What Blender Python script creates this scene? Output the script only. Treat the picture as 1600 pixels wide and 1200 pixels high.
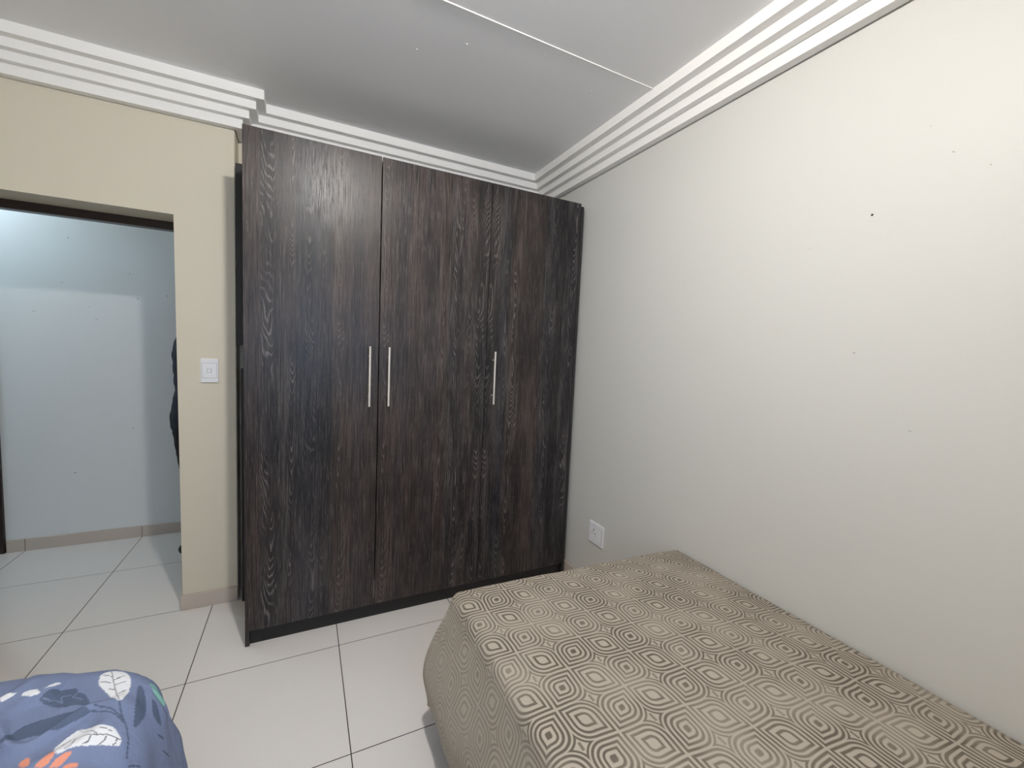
import bpy, bmesh, math, random
import numpy as np
from mathutils import Vector, Matrix, noise

for o in list(bpy.data.objects):
    bpy.data.objects.remove(o)
scene = bpy.context.scene
col = scene.collection
random.seed(4)
PI = math.pi

# ------------------------------------------------------------------ camera
cam_d = bpy.data.cameras.new('camera')
cam = bpy.data.objects.new('camera', cam_d)
col.objects.link(cam)
scene.camera = cam
CAM_H = 1.4616
yaw, pitch, roll, FPX = 0.461211, -0.0801259, 0.0450648, 656.425
fw = Vector((math.sin(yaw) * math.cos(pitch), math.cos(yaw) * math.cos(pitch), math.sin(pitch)))
rt = Vector((math.cos(yaw), -math.sin(yaw), 0))
up = rt.cross(fw)
r2 = math.cos(roll) * rt + math.sin(roll) * up
u2 = -math.sin(roll) * rt + math.cos(roll) * up
cam.matrix_world = Matrix(((r2.x, u2.x, -fw.x, 0), (r2.y, u2.y, -fw.y, 0), (r2.z, u2.z, -fw.z, CAM_H), (0, 0, 0, 1)))
cam_d.sensor_fit = 'HORIZONTAL'
cam_d.sensor_width = 36.0
cam_d.lens = 36.0 * FPX / 1600.0
cam_d.clip_start = 0.02

# ------------------------------------------------------------------ light, exposure
BULB = 1400.0            # bedroom bulb radiance
HALL_BULB = 330.0        # hall bulb radiance
SKY = 4.8
scene.view_settings.view_transform = 'Standard'
scene.view_settings.look = 'None'
scene.view_settings.gamma = 1.0
scene.view_settings.use_curve_mapping = False
scene.view_settings.exposure = 0.0
world = bpy.data.worlds.new('sky')
scene.world = world
world.use_nodes = True
bg = world.node_tree.nodes['Background']
bg.inputs[0].default_value = (0.58, 0.76, 1.0, 1)
bg.inputs[1].default_value = SKY


# ------------------------------------------------------------------ material helpers
def lin(r, g, b):
    f = lambda c: (c / 255 / 12.92) if c / 255 <= 0.04045 else ((c / 255 + 0.055) / 1.055) ** 2.4
    return (f(r), f(g), f(b), 1.0)


class NT:
    def __init__(self, name):
        self.m = bpy.data.materials.new(name)
        self.m.use_nodes = True
        self.t = self.m.node_tree
        self.b = self.t.nodes['Principled BSDF']
        self.out = self.t.nodes['Material Output']

    def n(self, typ, **kw):
        nd = self.t.nodes.new(typ)
        for k, v in kw.items():
            setattr(nd, k, v)
        return nd

    def link(self, a, b):
        self.t.links.new(a, b)

    def val(self, sock, v):
        if hasattr(v, 'is_linked') or isinstance(v, bpy.types.NodeSocket):
            self.link(v, sock)
        else:
            sock.default_value = v

    def math(self, op, a, b=None, c=None, clamp=False):
        nd = self.n('ShaderNodeMath', operation=op)
        nd.use_clamp = clamp
        self.val(nd.inputs[0], a)
        if b is not None:
            self.val(nd.inputs[1], b)
        if c is not None:
            self.val(nd.inputs[2], c)
        return nd.outputs[0]

    def mix(self, f, a, b, blend='MIX'):
        nd = self.n('ShaderNodeMix', data_type='RGBA', blend_type=blend)
        self.val(nd.inputs[0], f)
        self.val(nd.inputs[6], a)
        self.val(nd.inputs[7], b)
        return nd.outputs[2]

    def coord(self, kind='Object', scale=(1, 1, 1), loc=(0, 0, 0)):
        tc = self.n('ShaderNodeTexCoord')
        mp = self.n('ShaderNodeMapping')
        mp.inputs['Scale'].default_value = scale
        mp.inputs['Location'].default_value = loc
        self.link(tc.outputs[kind], mp.inputs[0])
        return mp.outputs[0]

    def noise(self, vec, scale, detail=2.0, rough=0.5, dist=0.0):
        nd = self.n('ShaderNodeTexNoise')
        self.link(vec, nd.inputs['Vector'])
        nd.inputs['Scale'].default_value = scale
        nd.inputs['Detail'].default_value = detail
        nd.inputs['Roughness'].default_value = rough
        nd.inputs['Distortion'].default_value = dist
        return nd.outputs[0]

    def ramp(self, fac, stops, interp='LINEAR'):
        nd = self.n('ShaderNodeValToRGB')
        cr = nd.color_ramp
        cr.interpolation = interp
        while len(cr.elements) < len(stops):
            cr.elements.new(0.5)
        for e, (p, c) in zip(cr.elements, stops):
            e.position = p
            e.color = c if len(c) == 4 else (*c, 1)
        self.link(fac, nd.inputs[0])
        return nd.outputs[0]

    def smooth(self, v, a, b):
        nd = self.n('ShaderNodeMapRange', interpolation_type='SMOOTHSTEP')
        self.val(nd.inputs[0], v)
        nd.inputs[1].default_value = a
        nd.inputs[2].default_value = b
        return nd.outputs[0]

    def bump(self, h, strength=0.2, dist=0.01):
        nd = self.n('ShaderNodeBump')
        nd.inputs['Strength'].default_value = strength
        nd.inputs['Distance'].default_value = dist
        self.link(h, nd.inputs['Height'])
        self.link(nd.outputs[0], self.b.inputs['Normal'])
        return nd

    def set(self, color=None, rough=None, metal=None, spec=None):
        if color is not None:
            self.val(self.b.inputs['Base Color'], color)
        if rough is not None:
            self.val(self.b.inputs['Roughness'], rough)
        if metal is not None:
            self.b.inputs['Metallic'].default_value = metal
        if spec is not None:
            self.val(self.b.inputs['Specular IOR Level'], spec)
        return self.m


def plain(name, color, rough=0.5, metal=0.0, var=0.06, scale=30.0, bump=0.0):
    t = NT(name)
    v = t.coord()
    n = t.noise(v, scale, 3)
    k = tuple(min(1, c * (1 + var)) for c in color[:3]) + (1,)
    d = tuple(c * (1 - var) for c in color[:3]) + (1,)
    t.set(t.mix(n, d, k), rough, metal)
    if bump:
        t.bump(n, bump, 0.002)
    return t.m


def wall_paint(name, color, rough=0.5, bump=0.12, spec=0.3):
    t = NT(name)
    v = t.coord()
    big = t.noise(v, 1.3, 2)
    fine = t.noise(v, 70, 4, 0.6)
    lumps = t.noise(v, 9, 3, 0.5)
    d = tuple(c * 0.965 for c in color[:3]) + (1,)
    c = t.mix(big, d, color)
    # tiny nicks and specks in the paint
    vo = t.n('ShaderNodeTexVoronoi')
    t.link(v, vo.inputs['Vector'])
    vo.inputs['Scale'].default_value = 7.0
    speck = t.math('LESS_THAN', vo.outputs['Distance'], 0.016)
    keep = t.math('GREATER_THAN', t.noise(v, 3.1, 0), 0.5)
    speck = t.math('MULTIPLY', t.math('MULTIPLY', speck, keep), 0.6)
    c = t.mix(t.math('MULTIPLY', speck, 0.35), c, tuple(x * 0.45 for x in color[:3]) + (1,))
    t.set(c, rough, 0, spec)
    h = t.math('ADD', t.math('MULTIPLY', fine, 0.25), lumps)
    h = t.math('SUBTRACT', h, t.math('MULTIPLY', speck, 0.5))
    t.bump(h, bump, 0.006)
    return t.m


M = {}
M['wall'] = wall_paint('cream_wall_paint', lin(217, 209, 191), 0.5)
M['wall_daylit'] = wall_paint('cream_wall_paint_daylight_tint', lin(211, 210, 205), 0.5)  # same cream paint as the other walls, cool daylight tinted into its colour
M['hall_wall'] = wall_paint('pale_hall_paint', lin(222, 225, 226), 0.45)
M['ceiling'] = wall_paint('white_ceiling_paint', lin(247, 246, 246), 0.6, 0.05)
M['cornice'] = plain('white_cornice_paint', lin(244, 242, 239), 0.45, 0, 0.012, 12)
M['cable_white'] = plain('white_plastic', lin(235, 235, 238), 0.3, 0, 0.01)
M['plastic_shadow'] = plain('grey_plastic_slot', lin(150, 150, 155), 0.4, 0, 0.01)
M['slot'] = plain('dark_slot', lin(60, 58, 58), 0.5, 0, 0.02)
M['steel'] = plain('brushed_nickel', lin(222, 214, 205), 0.38, 0.75, 0.03, 200)
M['grout'] = plain('dark_grout', lin(58, 52, 48), 0.9, 0, 0.15, 60)
M['kick'] = plain('black_plinth_board', lin(26, 25, 25), 0.55, 0, 0.2, 40)
M['carcass'] = plain('dark_carcass_board', lin(44, 40, 39), 0.55, 0, 0.2, 40)
M['frame_wood'] = plain('dark_door_frame_varnish', lin(40, 26, 22), 0.35, 0, 0.25, 18)
M['edge_white'] = plain('pale_edge_tape', lin(205, 200, 195), 0.5, 0, 0.02)
M['jacket'] = plain('navy_jacket_cloth', lin(30, 38, 50), 0.85, 0, 0.25, 90, 0.4)
M['trousers'] = plain('black_trouser_cloth', lin(18, 20, 25), 0.85, 0, 0.25, 120, 0.3)
M['shoe'] = plain('black_shoe_leather', lin(14, 14, 15), 0.4, 0, 0.2)
M['skin'] = plain('skin', lin(130, 92, 70), 0.5, 0, 0.06)
M['hair'] = plain('black_hair', lin(18, 15, 14), 0.6, 0, 0.3, 150, 0.6)
M['mattress'] = plain('cream_mattress_ticking', lin(215, 208, 195), 0.85, 0, 0.05, 60, 0.2)
M['base'] = plain('brown_bed_base_fabric', lin(70, 60, 52), 0.85, 0, 0.1, 80, 0.2)
M['hole'] = plain('black_wall_plug', lin(28, 26, 26), 0.7, 0, 0.1)
M['chip'] = plain('grey_bare_plaster', lin(178, 175, 168), 0.8, 0, 0.1)
M['nail'] = plain('nail_filler', lin(238, 236, 232), 0.4, 0, 0.02)


def tile_mat(name, c, rough, var=0.02):
    t = NT(name)
    v = t.coord('Object')
    oi = t.n('ShaderNodeObjectInfo')
    n = t.noise(v, 1.7, 1, 0.4)
    f = t.math('ADD', t.math('MULTIPLY', n, 0.6), t.math('MULTIPLY', oi.outputs['Random'], 0.4))
    d = tuple(x * (1 - 2 * var) for x in c[:3]) + (1,)
    t.set(t.mix(f, d, c), rough, 0, 0.5)
    return t.m


M['tile'] = tile_mat('polished_porcelain_tile', lin(226, 221, 217), 0.22)
M['skirt'] = tile_mat('beige_skirting_tile', lin(196, 184, 174), 0.35, 0.03)


def wood_mat(name):
    t = NT(name)
    tc = t.n('ShaderNodeTexCoord')
    sep = t.n('ShaderNodeSeparateXYZ')
    t.link(tc.outputs['Object'], sep.inputs[0])
    x, z = sep.outputs[0], sep.outputs[2]

    def vec(sx, sz, off=0.0):
        cb = t.n('ShaderNodeCombineXYZ')
        t.link(t.math('MULTIPLY', x, sx), cb.inputs[0])
        cb.inputs[1].default_value = off
        t.link(t.math('MULTIPLY', z, sz), cb.inputs[2])
        return cb.outputs[0]
    # printed staves of uneven width
    xw = t.math('ADD', x, t.math('MULTIPLY', t.math('SINE', t.math('MULTIPLY', x, 37.0)), 0.012))
    stave = t.math('FLOOR', t.math('MULTIPLY', xw, 13.5))
    wn = t.n('ShaderNodeTexWhiteNoise', noise_dimensions='1D')
    t.link(stave, wn.inputs['W'])
    rnd = wn.outputs['Value']
    wn2 = t.n('ShaderNodeTexWhiteNoise', noise_dimensions='1D')
    t.link(t.math('ADD', stave, 31.7), wn2.inputs['W'])
    rnd2 = wn2.outputs['Value']
    base = t.ramp(rnd, [(0.0, lin(28, 27, 31)), (0.3, lin(40, 35, 34)), (0.55, lin(66, 54, 49)), (0.8, lin(36, 38, 46)), (1.0, lin(57, 44, 40))])
    patch = t.noise(vec(7, 1.6), 1.0, 3, 0.55)
    base = t.mix(t.smooth(patch, 0.35, 0.75), t.mix(0.6, base, (0.004, 0.004, 0.005, 1)), t.mix(0.25, base, lin(92, 80, 76)))
    # cathedral grain: nested arches within each stave
    xs_ = t.math('MULTIPLY', xw, 13.5)
    xl = t.math('SUBTRACT', t.math('SUBTRACT', xs_, stave), t.math('ADD', 0.3, t.math('MULTIPLY', rnd, 0.4)))
    cb = t.n('ShaderNodeCombineXYZ')
    t.link(t.math('MULTIPLY', x, 9.0), cb.inputs[0])
    t.link(t.math('MULTIPLY', stave, 7.3), cb.inputs[1])
    t.link(t.math('MULTIPLY', z, 2.0), cb.inputs[2])
    n1 = t.noise(cb.outputs[0], 1.0, 2, 0.5)
    jit = t.noise(vec(120, 14), 1.0, 3, 0.6)
    dirn = t.math('SUBTRACT', t.math('MULTIPLY', t.math('GREATER_THAN', rnd2, 0.55), 2.0), 1.0)
    ph = t.math('MULTIPLY', t.math('MULTIPLY', z, 92.0), dirn)
    ph = t.math('ADD', ph, t.math('MULTIPLY', t.math('MULTIPLY', xl, xl), 175.0))
    ph = t.math('ADD', ph, t.math('ADD', t.math('MULTIPLY', n1, 96.0), t.math('MULTIPLY', jit, 4.0)))
    cont = t.smooth(t.math('SINE', ph), 0.35, 1.0)
    amp = t.smooth(t.math('FRACT', t.math('MULTIPLY', rnd2, 7.13)), 0.0, 0.45)
    fade = t.smooth(t.noise(vec(22, 2.2, 3.0), 1.0, 3, 0.6), 0.42, 0.62)
    cath = t.math('MULTIPLY', t.math('MULTIPLY', cont, amp), fade)
    # straight pores
    pores = t.noise(vec(260, 9, 1.0), 1.0, 4, 0.75)
    pore = t.smooth(pores, 0.5, 0.68)
    c = t.mix(t.math('MULTIPLY', pore, 0.58), base, lin(108, 99, 96))
    c = t.mix(t.math('MULTIPLY', cath, 0.52), c, lin(138, 130, 127))
    dark = t.smooth(t.noise(vec(170, 4, 9.0), 1.0, 3, 0.65), 0.48, 0.62)
    c = t.mix(t.math('MULTIPLY', dark, 0.75), c, (0.004, 0.004, 0.004, 1))
    rough = t.math('ADD', 0.36, t.math('MULTIPLY', pore, 0.12))
    t.set(c, rough, 0, 0.36)
    h = t.math('ADD', t.math('MULTIPLY', pore, 0.6), t.math('MULTIPLY', cath, 0.4))
    t.bump(h, 0.25, 0.0012)
    return t.m


M['wood'] = wood_mat('dark_stave_wood_laminate')


def spread_mat(name):
    """taupe jacquard: grid of leaf-shaped concentric bands; UV is in metres of cloth"""
    t = NT(name)
    tc = t.n('ShaderNodeTexCoord')
    sep = t.n('ShaderNodeSeparateXYZ')
    t.link(tc.outputs['UV'], sep.inputs[0])
    wob = t.noise(tc.outputs['UV'], 9.0, 1)
    w = t.math('MULTIPLY', t.math('SUBTRACT', wob, 0.5), 0.012)
    px = t.math('ADD', t.math('SUBTRACT', sep.outputs[0], 0.567), w)
    py = t.math('SUBTRACT', t.math('SUBTRACT', sep.outputs[1], 0.787), w)
    # affine weave grid, unit = one cell
    gx = t.math('DIVIDE', px, 0.1045)
    gy = t.math('DIVIDE', t.math('ADD', py, t.math('MULTIPLY', px, 0.03)), 0.1035)
    ix, iy = t.math('FLOOR', gx), t.math('FLOOR', gy)
    par = t.math('ABSOLUTE', t.math('MODULO', t.math('ADD', ix, iy), 2.0))      # 0: diag(+,+), 1: diag(+,-)
    par = t.math('GREATER_THAN', par, 0.5)
    u = t.math('SUBTRACT', t.math('MULTIPLY', t.math('SUBTRACT', gx, ix), 2.0), 1.0)
    v = t.math('SUBTRACT', t.math('MULTIPLY', t.math('SUBTRACT', gy, iy), 2.0), 1.0)
    sgn = t.math('SUBTRACT', 1.0, t.math('MULTIPLY', par, 2.0))
    uv = t.math('MULTIPLY', t.math('MULTIPLY', u, v), sgn)
    au, av = t.math('ABSOLUTE', u), t.math('ABSOLUTE', v)
    mx = t.math('MAXIMUM', au, av)
    lp = t.math('POWER', t.math('ADD', t.math('POWER', au, 2.3), t.math('POWER', av, 2.3)), 1 / 2.3)
    isround = t.math('LESS_THAN', uv, 0.0)
    g = t.math('ADD', t.math('MULTIPLY', lp, isround), t.math('MULTIPLY', mx, t.math('SUBTRACT', 1.0, isround)))

    def band(c, hw):
        d = t.math('ABSOLUTE', t.math('SUBTRACT', g, c))
        return t.math('SUBTRACT', 1.0, t.smooth(d, hw * 0.55, hw * 1.35))
    a = t.math('MAXIMUM', band(0.875, 0.065), band(0.63, 0.065))
    inner0 = t.math('MAXIMUM', band(0.39, 0.06), t.math('SUBTRACT', 1.0, t.smooth(g, 0.13, 0.20)))
    inner1 = band(0.32, 0.07)
    inner = t.math('ADD', t.math('MULTIPLY', inner1, par), t.math('MULTIPLY', inner0, t.math('SUBTRACT', 1.0, par)))
    d = t.math('MAXIMUM', a, inner)
    # star between four round corners: an outline and a small dash
    d = t.math('MAXIMUM', d, band(1.075, 0.05))
    dash = t.math('MULTIPLY', t.math('GREATER_THAN', au, 0.93), t.math('GREATER_THAN', av, 0.80))
    d = t.math('MAXIMUM', d, t.math('MULTIPLY', t.math('MULTIPLY', dash, isround), 0.8))
    # pile lies differently from patch to patch
    pile = t.noise(tc.outputs['UV'], 6.0, 2)
    fuzz = t.noise(tc.outputs['UV'], 900.0, 2)
    d = t.math('MULTIPLY', d, t.math('ADD', 0.55, t.math('MULTIPLY', t.smooth(pile, 0.3, 0.65), 0.45)))
    sheen_fade = t.smooth(sep.outputs[0], 0.44, 0.50)            # hanging side's pattern faded, imitating pile sheen at that angle
    d = t.math('MULTIPLY', d, t.math('ADD', 0.5, t.math('MULTIPLY', sheen_fade, 0.5)))
    light = t.mix(fuzz, lin(150, 141, 129), lin(182, 173, 160))
    darkc = t.mix(fuzz, lin(78, 71, 62), lin(104, 95, 84))
    c = t.mix(d, light, darkc)
    t.set(c, 0.72, 0, 0.25)
    t.b.inputs['Sheen Weight'].default_value = 0.35
    t.b.inputs['Sheen Roughness'].default_value = 0.45
    t.b.inputs['Sheen Tint'].default_value = lin(190, 178, 160)
    h = t.math('ADD', t.math('SUBTRACT', 1.0, d), t.math('MULTIPLY', fuzz, 0.25))
    t.bump(h, 0.45, 0.0022)
    return t.m


M['spread'] = spread_mat('taupe_jacquard_cloth')


def print_mat(name):
    t = NT(name)
    at = t.n('ShaderNodeVertexColor', layer_name='print')
    v = t.coord('UV')
    n = t.noise(v, 600, 2)
    c = t.mix(t.math('MULTIPLY', n, 0.10), at.outputs['Color'], (1, 1, 1, 1))
    t.set(c, 0.7, 0, 0.25)
    crease = t.noise(t.coord('UV', (1, 1, 1)), 26, 4, 0.6, 0.6)
    t.bump(crease, 0.35, 0.010)
    return t.m


M['duvet'] = print_mat('printed_cotton')


def emit_mat(name, color, strength):
    t = NT(name)
    t.set(lin(245, 245, 245), 0.4)
    t.b.inputs['Emission Color'].default_value = color
    t.b.inputs['Emission Strength'].default_value = strength
    return t.m


M['bulb'] = emit_mat('lit_bulb_glass', (1.0, 0.97, 0.93, 1), BULB)
M['hall_bulb'] = emit_mat('lit_cool_bulb_glass', (0.72, 0.89, 1.0, 1), HALL_BULB)


def glass_mat():
    t = NT('added_window_glass')
    tr = t.n('ShaderNodeBsdfTransparent')
    gl = t.n('ShaderNodeBsdfGlossy')
    gl.inputs['Roughness'].default_value = 0.02
    fr = t.n('ShaderNodeFresnel')
    mx = t.n('ShaderNodeMixShader')
    t.link(fr.outputs[0], mx.inputs[0])
    t.link(tr.outputs[0], mx.inputs[1])
    t.link(gl.outputs[0], mx.inputs[2])
    t.link(mx.outputs[0], t.out.inputs[0])
    return t.m


M['glass'] = glass_mat()

# ------------------------------------------------------------------ object helpers
WORLD = {}      # object name -> world origin


def link(o, origin, parent):
    origin = Vector(origin)
    if parent is not None:
        o.parent = parent
        o.location = origin - WORLD[parent.name]
    else:
        o.location = origin
    col.objects.link(o)
    WORLD[o.name] = origin
    return o


def meta(o, label=None, cat=None, kind=None, group=None):
    if label:
        o['label'] = label
    if cat:
        o['category'] = cat
    if kind:
        o['kind'] = kind
    if group:
        o['group'] = group
    return o


def empty(name, loc, label=None, cat=None, kind=None, group=None):
    o = bpy.data.objects.new(name, None)
    o.empty_display_size = 0.1
    return meta(link(o, loc, None), label, cat, kind, group)


def obj(name, bm, mat, parent=None, origin=None, smooth=False, **kw):
    """bm in world coordinates -> one mesh object"""
    if origin is None:
        xs = [v.co for v in bm.verts]
        lo = Vector([min(c[i] for c in xs) for i in range(3)])
        hi = Vector([max(c[i] for c in xs) for i in range(3)])
        origin = Vector(((lo.x + hi.x) / 2, (lo.y + hi.y) / 2, lo.z))
    origin = Vector(origin)
    bmesh.ops.translate(bm, verts=bm.verts, vec=-origin)
    bmesh.ops.recalc_face_normals(bm, faces=bm.faces)
    me = bpy.data.meshes.new(name)
    bm.to_mesh(me)
    bm.free()
    if smooth:
        me.polygons.foreach_set('use_smooth', [True] * len(me.polygons))
    me.materials.append(mat)
    o = bpy.data.objects.new(name, me)
    link(o, origin, parent)
    return meta(o, **kw)


def box(bm, x0, x1, y0, y1, z0, z1, bev=0.0, seg=1):
    g = bmesh.ops.create_cube(bm, size=1.0)
    vs = g['verts']
    for v in vs:
        v.co = Vector((x0 + (v.co.x + .5) * (x1 - x0), y0 + (v.co.y + .5) * (y1 - y0), z0 + (v.co.z + .5) * (z1 - z0)))
    if bev:
        es = list({e for v in vs for e in v.link_edges})
        bmesh.ops.bevel(bm, geom=es, offset=bev, segments=seg, profile=0.5, affect='EDGES')
    return bm


def bbox(*a, **k):
    return box(bmesh.new(), *a, **k)


def rod(bm, a, b, r, seg=12):
    a, b = Vector(a), Vector(b)
    d = b - a
    g = bmesh.ops.create_cone(bm, cap_ends=True, segments=seg, radius1=r, radius2=r, depth=d.length)
    q = d.to_track_quat('Z', 'Y').to_matrix().to_4x4()
    bmesh.ops.transform(bm, matrix=Matrix.Translation((a + b) / 2) @ q, verts=g['verts'])
    return bm


def prism(bm, pts, axis, a0, a1):
    """closed polygon pts (2-D) extruded along axis ('x','y','z') from a0 to a1"""
    def P(p, a):
        return {'x': (a, p[0], p[1]), 'y': (p[0], a, p[1]), 'z': (p[0], p[1], a)}[axis]
    A = [bm.verts.new(P(p, a0)) for p in pts]
    B = [bm.verts.new(P(p, a1)) for p in pts]
    bm.faces.new(A)
    bm.faces.new(B[::-1])
    n = len(pts)
    for i in range(n):
        bm.faces.new((A[i], B[i], B[(i + 1) % n], A[(i + 1) % n]))
    return bm


def lathe(bm, prof, c, axis='z', seg=20):
    """profile [(r, h)] about axis through c"""
    rings = []
    for r, h in prof:
        ring = []
        for k in range(seg):
            a = 2 * PI * k / seg
            p = (r * math.cos(a), r * math.sin(a), h)
            if axis == 'x':
                p = (p[2], p[0], p[1])
            if axis == 'y':
                p = (p[0], p[2], p[1])
            ring.append(bm.verts.new(Vector(c) + Vector(p)))
        rings.append(ring)
    for A, B in zip(rings, rings[1:]):
        for k in range(seg):
            bm.faces.new((A[k], A[(k + 1) % seg], B[(k + 1) % seg], B[k]))
    bm.faces.new(rings[0][::-1])
    bm.faces.new(rings[-1])
    return bm


# ------------------------------------------------------------------ dimensions of the room
XL, XR = -1.75, 1.573            # bedroom side walls
YF, YB, YA = -0.75, 2.675, 2.81  # wall behind the camera, door wall, back of the wardrobe recess
ZC = 2.689                       # ceiling
JX, PX = -0.578, -0.326          # door jamb, end of the pier
DX = -1.52                       # other jamb
DZ = 2.063                       # lintel
YH0, YH1 = 2.935, 3.80           # hall
HX0, HX1 = -3.2, 1.0
ZH = 2.62

# ---- floor: screed with separate tiles
fl = obj('floor', bbox(HX0 - .15, XR + .15, YF - .15, YH1 + .15, -0.09, -0.0007), M['grout'], kind='structure',
         label='pale grey porcelain tile floor with thin dark grout', cat='floor')
P = 0.6
G = 0.0019
tmesh = {}
for i in range(-6, 5):
    for j in range(-6, 6):
        x0, y0 = 0.157 + P * i, 2.072 + P * j
        x1, y1 = x0 + P, y0 + P
        cx0, cx1 = max(x0, HX0 - .1), min(x1, XR + .1)
        cy0, cy1 = max(y0, YF - .1), min(y1, YH1 + .1)
        if cx1 - cx0 < .03 or cy1 - cy0 < .03:
            continue
        if cy1 < 2.7 and cx1 < XL + .02:
            continue
        key = (round(cx1 - cx0, 4), round(cy1 - cy0, 4))
        c = Vector(((cx0 + cx1) / 2, (cy0 + cy1) / 2, -0.0007))
        if key not in tmesh:
            w, h = key[0] / 2 - G, key[1] / 2 - G
            o = obj('tile', bbox(c.x - w, c.x + w, c.y - h, c.y + h, -0.0007, 0.0, bev=0.0002), M['tile'], fl)
            tmesh[key] = o.data
        else:
            o = bpy.data.objects.new('tile', tmesh[key])
            link(o, c, fl)

# ---- walls
bm = bmesh.new()
prism(bm, [(XL, 0), (DX, 0), (DX, DZ), (JX, DZ), (JX, 0), (PX, 0), (PX, ZC + .05), (XL, ZC + .05)], 'y', YB, YH0)
es = [e for e in bm.edges if abs(e.verts[0].co.y - YB) < 1e-4 and abs(e.verts[1].co.y - YB) < 1e-4 or
      (abs(e.verts[0].co.x - PX) < 1e-4 and abs(e.verts[1].co.x - PX) < 1e-4)]
bmesh.ops.bevel(bm, geom=es, offset=0.006, segments=3, profile=0.5, affect='EDGES')
box(bm, PX, XR + .15, YA, YH0, 0, ZC + .05)
wall_back = obj('wall_back', bm, M['wall'], kind='structure', label='cream plastered wall with the doorway and wardrobe recess', cat='wall')
wall_right = obj('wall_right', bbox(XR, XR + .15, YF, YA, 0, ZC + .05), M['wall_daylit'], kind='structure',
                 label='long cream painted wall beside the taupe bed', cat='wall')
obj('wall_left', bbox(XL - .15, XL, YF - .15, YH0, 0, ZC + .05), M['wall'], kind='structure', label='cream painted side wall past the blue bed', cat='wall')
WX0, WX1, WZ0, WZ1 = -0.75, 0.85, 0.95, 2.15
bm = bmesh.new()
box(bm, XL, WX0, YF - .2, YF, 0, ZC + .05)
box(bm, WX1, XR + .15, YF - .2, YF, 0, ZC + .05)
box(bm, WX0, WX1, YF - .2, YF, 0, WZ0)
box(bm, WX0, WX1, YF - .2, YF, WZ1, ZC + .05)
obj('wall_front', bm, M['wall'], kind='structure', label='cream painted wall around the added window at the bed heads', cat='wall')
xm = (WX0 + WX1) / 2
win = empty('added_window_1', (xm, YF - .1, WZ0), 'added unseen white framed window with two panes at the bed heads', 'window', 'structure')  # unseen window, added to let daylight into the room
bm = bmesh.new()
for a in ((WX0, WX0 + .05, WZ0, WZ1), (WX1 - .05, WX1, WZ0, WZ1), (xm - .025, xm + .025, WZ0 + .05, WZ1 - .05), (WX0 + .05, WX1 - .05, WZ0, WZ0 + .05), (WX0 + .05, WX1 - .05, WZ1 - .05, WZ1)):
    box(bm, a[0], a[1], YF - .13, YF - .07, a[2], a[3])
obj('added_window_frame', bm, M['cable_white'], win)
for x0, x1 in ((WX0 + .05, xm - .025), (xm + .025, WX1 - .05)):
    obj('pane', bbox(x0, x1, YF - .103, YF - .097, WZ0 + .05, WZ1 - .05), M['glass'], win)
wall_hall = obj('wall_hall_back', bbox(HX0, HX1, YH1, YH1 + .15, 0, ZH + .05), M['hall_wall'], kind='structure',
                label='pale hall wall seen through the doorway', cat='wall')
obj('wall_hall_left', bbox(HX0 - .15, HX0, YH0, YH1 + .15, 0, ZH + .05), M['hall_wall'], kind='structure', label='pale end wall of the hall past the brown door', cat='wall')
obj('wall_hall_right', bbox(HX1, HX1 + .15, YH0, YH1 + .15, 0, ZH + .05), M['hall_wall'], kind='structure', label='pale end wall of the hall behind the wardrobe', cat='wall')
obj('wall_hall_front', bbox(HX0, XL - .15, YH0 - .15, YH0, 0, ZH + .05), M['hall_wall'], kind='structure', label='pale hall wall beside the bedroom', cat='wall')
obj('ceiling_hall', bbox(HX0 - .15, HX1 + .15, YH0, YH1 + .15, ZH, ZH + .04), M['ceiling'], kind='structure', label='white ceiling of the hall', cat='ceiling')

# ---- ceiling boards with a raised joint strip and filled nail heads
ceil = obj('ceiling', bbox(XL - .1, XR + .1, YF - .15, YH0, ZC + .008, ZC + .05), M['ceiling'], kind='structure',
           label='greyish white boarded ceiling with one joint strip', cat='ceiling')
for y0, y1 in ((YF, 0.363), (0.363, 1.563), (1.563, YA)):
    obj('ceiling_board', bbox(XL, XR, y0 + .0015, y1 - .0015, ZC, ZC + .008), M['ceiling'], ceil)
for y in (1.563, 0.363):
    bm = bmesh.new()
    prism(bm, [(y - .0025, ZC + .003), (y - .0025, ZC - .002), (y - .001, ZC - .003), (y + .001, ZC - .003), (y + .0025, ZC - .002), (y + .0025, ZC + .003)], 'x', XL, XR)
    obj('joint_strip', bm, M['cornice'], ceil)
for x, y in ((.892, 1.622), (.586, 1.727), (.413, 1.86), (.05, 1.73), (-.4, 1.62), (1.2, 1.72)):
    bm = bmesh.new()
    lathe(bm, [(.0045, 0), (.004, -.0012), (.002, -.0018)], (x, y, ZC), seg=8)
    obj('nail_head', bm, M['nail'], ceil)

# ---- stepped cornice, one mitred run for each wall
prof = [(.004, 2.537), (.004, 2.523), (.040, 2.523), (.040, 2.567), (.071, 2.567), (.071, 2.605), (.104, 2.605), (.104, 2.643), (.142, 2.643), (.142, ZC), (.004, ZC)]
path = [(XL, YB), (PX, YB), (PX, YA), (XR, YA), (XR, YF), (XL, YF)]
n = len(path)


def inward(i):
    a, b = path[i % n], path[(i + 1) % n]
    dx, dy = b[0] - a[0], b[1] - a[1]
    L = math.hypot(dx, dy)
    return (dy / L, -dx / L)


def off(i, d):
    n0, n1 = inward(i - 1), inward(i)
    return (path[i % n][0] + d * (n0[0] + n1[0]), path[i % n][1] + d * (n0[1] + n1[1]))


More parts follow.
